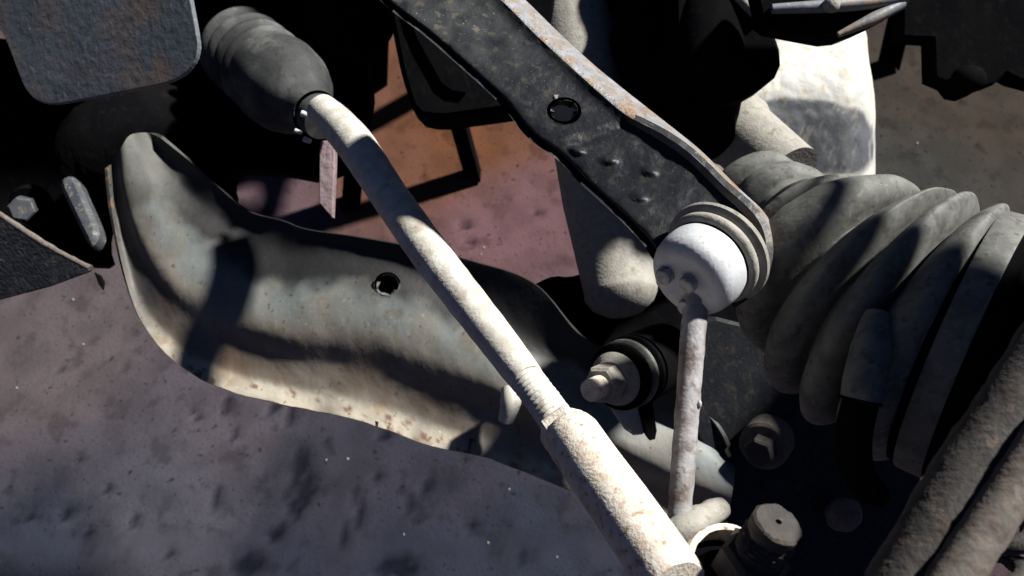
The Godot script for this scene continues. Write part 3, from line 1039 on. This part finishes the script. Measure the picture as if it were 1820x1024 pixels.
func build_pivot_bolt():
	thing("pivot_bolt", "short pale bolt with hex nut and stacked rubber washers below the damper tube", "bolt", at(1100, 680, 0.5))
	var a := at(1048, 695, 0.485)
	var b := at(1190, 628, 0.580)
	var ax := (b - a).normalized()
	lathe(a, b, [[0.0, 0.0], [0.0, 0.0060], [0.001, 0.0070], [0.012, 0.0072], [0.03, 0.0068], [0.03, 0.0]], 32, 0.0003, 120.0)
	part("bolt_tip", M.sleeve)
	hexa(a + ax * 0.013, a + ax * 0.027, 0.0128)
	part("hex_nut", M.cast)
	lathe(a + ax * 0.027, b, [[0.0, 0.0], [0.0, 0.0125], [0.005, 0.0172], [0.0062, 0.0178], [0.0075, 0.0172], [0.008, 0.0]], 40)
	part("cone_washer", M.cast)
	for i in 3:
		lathe(a + ax * (0.036 + i * 0.0085), b, [[0.0, 0.0], [0.0, 0.019 + i * 0.001], [0.002, 0.0222 + i * 0.001], [0.0055, 0.0222 + i * 0.001], [0.0075, 0.019 + i * 0.001], [0.0075, 0.0]], 44)
		part("rubber_bushing", M.rubber if i != 1 else M.boot)
	lathe(a + ax * 0.062, b, [[0.0, 0.0], [0.0, 0.024], [0.045, 0.024], [0.045, 0.0]], 40)
	part("bushing_sleeve", M.rubber)
	begin()
	prism([[1078, 715], [1128, 705], [1146, 745], [1150, 772], [1118, 775]], 0.575, 0.0, 0.0, 0.006, 0.001, 1)
	part("bracket_web", M.arm)
	prism([[1128, 700], [1158, 700], [1170, 780], [1150, 785]], 0.570, 0.0, 0.0, 0.012, 0.001, 1)
	part("bracket_cheek", M.rubber)

func build_gearbox():
	var bk := -cam_t.basis.z
	thing("gearbox_casing", "pale dusty gearbox casing with a dark oval patch beside the drive shaft", "gearbox", at(1450, 220, 0.68))
	var S := [
		[1240, 150, 1240, 250, 1240, 380],
		[1290, 120, 1290, 220, 1290, 400],
		[1340, 80, 1345, 220, 1350, 420],
		[1390, 55, 1400, 220, 1410, 430],
		[1450, 55, 1460, 230, 1470, 430],
		[1505, 50, 1515, 230, 1520, 430],
		[1532, 50, 1548, 200, 1548, 420],
		[1540, 60, 1556, 200, 1554, 420]]
	var st := []
	var i := 0
	for s in S:
		var e := 0.0
		if i >= 6:
			e = 0.012 if i == 6 else 0.05
		st.append([at(s[0], s[1], 0.77 + e + 0.02), at(s[0] * 0.6 + s[2] * 0.4, s[1] * 0.6 + s[3] * 0.4, 0.76 + e), at(s[2], s[3], 0.755 + e), at(s[4], s[5], 0.77 + e)])
		i += 1
	var inv := cam_t.affine_inverse()
	var tint := func(p: Vector3, u: float, v: float) -> Color:
		var l := inv * p
		var x := l.x / -l.z / (tan(deg_to_rad(20.0)) / 512.0) + 910.0
		var y := 512.0 - l.y / -l.z / (tan(deg_to_rad(20.0)) / 512.0)
		var e := Vector2((x - 1450.0) / 102.0, (y - 243.0 - (x - 1450.0) * 0.12) / 64.0)
		var q: float = smoothstep(1.08, 0.94, pow(pow(absf(e.x), 3.0) + pow(absf(e.y), 3.0), 1.0 / 3.0) + n3(p, 40.0) * 0.10)
		var scratch: float = smoothstep(0.25, 0.5, n3(Vector3(x * 0.10 + y * 0.05, y * 0.02, 0), 1.0))
		var dk := Color(0.14, 0.155, 0.19).lerp(Color(0.40, 0.38, 0.36), scratch * 0.8)
		return Color(1, 1, 1).lerp(dk, q)
	var bump := func(p: Vector3, u: float, v: float) -> Vector3:
		return p + bk * n3(p, 25.0) * 0.002
	loft(st, 140, 80, 0.006, bk, tint, [], bump)
	part("casing_face", M.alu)
	# output tube with the small drain hole
	var a := at(1215, 150, 0.75)
	var b := at(1400, 315, 0.66)
	var L := a.distance_to(b)
	lathe(a, b, [[0.0, 0.0], [0.0, 0.034], [L * 0.55, 0.034], [L * 0.60, 0.031], [L, 0.0295], [L, 0.0]], 44, 0.0005, 60.0)
	var the_output_tube := part("output_tube", M.cast)
	ball(at(1377, 254, 0.662), cam_t.basis.x * 0.0042, cam_t.basis.y * 0.0032, cam_t.basis.z * 0.002)
	part("drain_hole", M.rubber, the_output_tube)
	prism([[1270, -30], [1312, 0], [1360, 45], [1386, 72], [1390, 128], [1345, 165], [1290, 185], [1240, 190], [1200, 90], [1200, -30]], 0.62, 0.0, 0.0, 0.03, 0.003, 1)
	part("black_bracket", M.rubber)
	tube([at(1306, -12, 0.617), at(1330, 12, 0.616), at(1352, 36, 0.617)], [0.004, 0.004, 0.003], 10, 12)
	part("bracket_edge", M.cast)
	# dark bell column between damper and casing
	thing("flywheel_housing", "black rounded housing in the gap between damper tube and gearbox", "housing", at(1200, 100, 0.7))
	var pr := []
	for k in 25:
		var t := k / 24.0
		pr.append([0.26 * t, 0.058 - 0.012 * t + 0.004 * cos(t * 22.0)])
	pr.append([0.26, 0.0])
	lathe(at(1170, -130, 0.78), at(1225, 330, 0.64), pr, 44)
	part("housing", M.rubber)
	lathe(at(1245, -100, 0.66), at(1255, 150, 0.63), [[0.0, 0.0], [0.0, 0.03], [0.11, 0.032], [0.13, 0.028], [0.14, 0.0]], 36)
	part("side_boss", M.rubber)

func build_axle():
	thing("drive_shaft", "drive shaft with fat grey dusted rubber bellows boots and metal band", "drive shaft", at(1560, 540, 0.45))
	# centre line
	var c0 := at(1330, 335, 0.585)
	var c1 := at(1430, 420, 0.515)
	var c2 := at(1490, 490, 0.455)
	var c3 := at(1545, 545, 0.425)
	var c4 := at(1600, 600, 0.405)
	var c5 := at(1670, 665, 0.385)
	var c6 := at(1760, 745, 0.365)
	var ax := (c6 - c2).normalized()
	sweep([c0, at(1370, 372, 0.552), c1, at(1452, 448, 0.50)], [0.028, 0.033, 0.037, 0.041, 0.046], [[0.16, 0.09], [0.42, 0.10], [0.70, 0.10]], 0.006, 90, 64)
	part("inner_boot", M.boot)
	sweep([at(1455, 452, 0.472), at(1485, 482, 0.455), at(1542, 530, 0.440), at(1602, 568, 0.428), at(1680, 608, 0.415), at(1780, 642, 0.400)], [0.042, 0.056, 0.0655, 0.0685, 0.0695, 0.070], [[0.045, 0.06], [0.19, 0.075], [0.37, 0.075], [0.545, 0.075], [0.73, 0.10]], 0.013, 220, 110)
	part("outer_boot", M.boot)
	var b0 := at(1632, 586, 0.421)
	var b1 := at(1732, 622, 0.406)
	ax = (b1 - b0).normalized()
	lathe(b0 + ax * 0.016, b1, [[0.0, 0.062], [0.0, 0.0705], [0.001, 0.0712], [0.0125, 0.0715], [0.0135, 0.071], [0.0135, 0.062]], 88)
	part("band_clamp", M.boot)
	lathe(b0 + ax * 0.012, b1, [[0.0, 0.0], [0.0, 0.069], [0.02, 0.0695], [0.024, 0.0712], [0.028, 0.0695], [0.030, 0.067], [0.036, 0.0675], [0.060, 0.070], [0.066, 0.0715], [0.072, 0.070], [0.130, 0.067], [0.130, 0.0]], 88)
	part("joint_cup", M.rubber)
	thing("brake_hose_union", "dull grey pipe piece with a thin shiny collar in front of the boots", "pipe union", at(1540, 660, 0.37))
	tube([at(1560, 560, 0.372), at(1548, 620, 0.365), at(1535, 680, 0.362), at(1530, 712, 0.362)], [0.006, 0.0088, 0.0092, 0.0088], 24, 28)
	var the_pipe := part("pipe", M.boot)
	var u := at(1530, 712, 0.362)
	var uax := (at(1530, 712, 0.362) - at(1540, 665, 0.362)).normalized()
	torus(u, uax, 0.0088, 0.0007)
	part("collar", M.cast, the_pipe)
	tube([at(1530, 713, 0.363), at(1515, 790, 0.366), at(1530, 850, 0.372), at(1560, 880, 0.38)], [0.0078, 0.0085, 0.0075, 0.006], 24, 24)
	part("lower_hose", M.rubber)

func build_right_side():
	thing("bump_bracket", "black bracket with pale scuffed edge at the top beside the gearbox", "bracket", at(1480, 30, 0.58))
	prism([[1335, -40], [1350, 20], [1352, 48], [1420, 62], [1482, 73], [1540, 50], [1600, 18], [1604, -40]], 0.58, 0.0, 0.0, 0.02, 0.003, 1)
	part("bracket_body", M.rubber)
	tube([at(1372, 16, 0.577), at(1450, 12, 0.574), at(1530, 6, 0.574), at(1610, -6, 0.577)], [0.0035, 0.0045, 0.0050, 0.005], 16, 16)
	part("scuffed_edge", M.pan)
	tube([at(1490, 62, 0.578), at(1550, 34, 0.575), at(1604, 6, 0.578)], [0.002, 0.0045, 0.004], 16, 14)
	part("lower_edge", M.pan)
	ball(at(1478, 8, 0.568), cam_t.basis.x * 0.006, cam_t.basis.y * 0.006, cam_t.basis.z * 0.005)
	part("stud", M.cast)
	thing("inner_fender_edge", "black ragged sheet metal edge hanging at the upper right corner", "sheet metal", at(1720, 60, 0.85))
	prism([[1605, -60], [1605, 65], [1660, 68], [1662, 138], [1690, 150], [1702, 166], [1722, 170], [1742, 158], [1768, 150], [1790, 130], [1812, 142], [1880, 160], [1880, -60]], 0.84, 0.0, 0.0, 0.03, 0.003, 0)
	part("sheet", M.rubber)
	ball(at(1722, 140, 0.83), cam_t.basis.x * 0.018, cam_t.basis.y * 0.014, cam_t.basis.z * 0.012)
	part("grommet", M.rubber)
	# rusty bar at the lower right corner
	thing("rusty_strut_bar", "thick flaky rusted double ridged bar crossing the lower right corner", "strut bar", at(1720, 860, 0.3))
	var tint := func(p: Vector3, rd: Vector3) -> Color:
		return Color(1, 1, 1).lerp(Color(0.55, 0.48, 0.44), clamp(n3(p, 90.0) * 2.0, 0.0, 1.0))
	tube([at(1880, 600, 0.262), at(1790, 745, 0.256), at(1700, 885, 0.250), at(1600, 1060, 0.243)], [0.0112, 0.0112, 0.0112, 0.0112], 70, 40, 0.0014, 70.0, 1.0, tint)
	part("main_ridge", M.rust)
	tube([at(1936, 662, 0.246), at(1848, 797, 0.240), at(1758, 932, 0.235), at(1668, 1070, 0.229)], [0.0068, 0.0068, 0.0066, 0.0066], 70, 32, 0.0006, 90.0, 1.0, tint)
	part("side_ridge", M.scale)
	thing("coil_spring", "rusty blackened coil links in the extreme lower right corner", "spring", at(1800, 960, 0.33))
	var hp := []
	for k in 40:
		var th := k * 0.42
		hp.append(at(1815 + 34 * cos(th) - k * 1.2, 860 + k * 5.0, 0.335) + cam_t.basis.z * 0.008 * sin(th))
	tube(hp, [0.004, 0.004], 160, 12, 0.0015, 200.0)
	part("coil", M.rust)

func build_top_left():
	thing("skid_plate", "scuffed bluish steel plate with rounded corners and rust blotches at upper left", "skid plate", at(180, 80, 0.55))
	prism([[-60, -80], [-60, -20], [5, 60], [42, 160], [66, 182], [98, 188], [180, 172], [305, 148], [340, 126], [356, 92], [350, 50], [325, -80]], 0.60, -0.0001, 0.0001, 0.004, 0.0015, 2)
	part("plate", M.pan)
	thing("floor_pan_corner", "dark torn sheet metal corner with pale edge pointing right at left border", "sheet metal", at(60, 460, 0.6))
	prism([[-80, 330], [0, 382], [90, 440], [150, 470], [164, 476], [160, 484], [90, 510], [0, 534], [-80, 556]], 0.60, 0.0, 0.0002, 0.003, 0.001, 0)
	part("sheet", M.black)
	tube([at(-80, 330, 0.598), at(0, 382, 0.598), at(70, 428, 0.598), at(120, 456, 0.598), at(160, 477, 0.598)], [0.0022, 0.0022, 0.0026, 0.002, 0.0026], 40, 10, 0.0008, 150.0)
	part("folded_edge", M.scale)
	prism([[166, 484], [178, 490], [184, 502], [182, 516], [174, 505]], 0.61, 0.0, 0.0, 0.003, 0.0008, 0)
	part("hanging_flake", M.rubber)

func build_knuckle():
	thing("steering_knuckle", "blackened steering knuckle in shadow below the drive shaft boots", "steering knuckle", at(1400, 800, 0.5))
	var knuckle_tint := func(p: Vector3, n: Vector3) -> Color:  # even dark tint over the whole body
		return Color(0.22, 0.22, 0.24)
	prism([[1170, 640], [1260, 560], [1420, 600], [1560, 720], [1640, 830], [1640, 1100], [1290, 1100], [1300, 960], [1290, 900], [1250, 800]], 0.62, 0.0, 0.0, 0.05, 0.003, 1, knuckle_tint)
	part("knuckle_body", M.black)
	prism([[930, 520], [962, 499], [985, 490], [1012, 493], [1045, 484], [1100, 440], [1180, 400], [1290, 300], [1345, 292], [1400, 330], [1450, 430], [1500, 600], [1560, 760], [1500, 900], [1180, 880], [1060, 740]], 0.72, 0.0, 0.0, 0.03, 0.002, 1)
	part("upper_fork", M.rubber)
	var a := at(1352, 800, 0.60)
	var ax := (cam_t.basis.z * 0.8 - cam_t.basis.x * 0.5 - cam_t.basis.y * 0.2).normalized()
	lathe(a - ax * 0.026, a, [[0.0, 0.0], [0.0, 0.0195], [0.018, 0.0190], [0.020, 0.0170], [0.020, 0.0]], 40, 0.0006, 90.0)
	part("bolt_flange", M.scale)
	hexa(a - ax * 0.006, a + ax * 0.008, 0.0115)
	part("bolt_head", M.rust)
	ball(at(1500, 915, 0.60), cam_t.basis.x * 0.014, cam_t.basis.y * 0.013, cam_t.basis.z * 0.011, 0.0022, 60.0)
	part("lug", M.scale)

func build_shade_strip():
	# added unseen strip outside the right border, shaped to shade the boots
	var inv := cam_t.basis.inverse() * sun_dir
	var e1 := Vector3(inv.y, -inv.x, 0).normalized()
	var e2 := inv.cross(e1)
	var pl := []
	for q in [[0.077, 0.54], [0.087, 0.515], [0.090, 0.455], [0.099, 0.432], [0.109, 0.415], [0.119, 0.408], [0.129, 0.401], [0.139, 0.394], [0.147, 0.388], [0.162, 0.380], [0.19, 0.372], [0.19, 0.345], [0.165, 0.345], [0.14, 0.35], [0.12, 0.365], [0.105, 0.385], [0.095, 0.405], [0.088, 0.425], [0.083, 0.45], [0.079, 0.50], [0.074, 0.53]]:
		pl.append(cam_t * (e1 * q[0] + e2 * q[1] + inv * 0.165))
	thing("shade_strip", "unseen curved strip added to shade the drive shaft boots", "splash shield", pl[6])
	var flat := PackedVector2Array()
	var n := sun_dir
	var ux: Vector3 = cam_t.basis * e1
	var uy: Vector3 = cam_t.basis * e2
	for p in pl:
		flat.append(Vector2(p.dot(ux), p.dot(uy)))
	var T := Geometry2D.triangulate_polygon(flat)
	for k in range(0, T.size(), 3):
		tri(pl[T[k]], pl[T[k + 1]], pl[T[k + 2]], n)
		tri(pl[T[k]] - n * 0.003, pl[T[k + 1]] - n * 0.003, pl[T[k + 2]] - n * 0.003, -n)
	for i in pl.size():
		var j := (i + 1) % pl.size()
		quad(pl[i], pl[j], pl[j] - n * 0.003, pl[i] - n * 0.003, pl[i] - pl[6])
	part("strip_plate", M.rust)

func build_shade_panel():
	# added unseen panel above the upper border, shading rack and bellows boot
	var pl := []
	for q in [[-0.75, 0.64], [0.20, 0.64], [0.235, 0.66], [0.24, 0.86], [-0.75, 0.86]]:
		pl.append(cam_t * Vector3(q[0], 0.50, -q[1]))
	thing("shade_panel", "unseen black panel added to shade the steering rack and bellows boot", "shade panel", pl[0])
	var up := cam_t.basis.y
	for k in [[0, 1, 2], [0, 2, 3], [0, 3, 4]]:
		tri(pl[k[0]], pl[k[1]], pl[k[2]], -up)
		tri(pl[k[0]] + up * 0.004, pl[k[1]] + up * 0.004, pl[k[2]] + up * 0.004, up)
	for i in 5:
		var j := (i + 1) % 5
		quad(pl[i], pl[j], pl[j] + up * 0.004, pl[i] + up * 0.004, (pl[i] + pl[j]) * 0.5 - (pl[0] + pl[2] + pl[3]) / 3.0)
	part("panel", M.rubber)

func build_shade_disc():
	# added unseen disc beyond the right border, facing the sun to darken the knuckle
	var inv := cam_t.basis.inverse() * sun_dir
	var e1 := Vector3(inv.y, -inv.x, 0).normalized()
	var e2 := inv.cross(e1)
	var c := cam_t * (e1 * 0.315 + e2 * 0.62 + inv * 0.32)
	thing("shade_disc", "unseen grey disc added to keep the steering knuckle dark", "brake disc", c)
	lathe(c - sun_dir * 0.01, c + sun_dir, [[0.0, 0.0], [0.0, 0.113], [0.001, 0.115], [0.019, 0.115], [0.02, 0.113], [0.02, 0.06], [0.045, 0.058], [0.046, 0.0]], 72)
	part("disc_plate", M.cast)
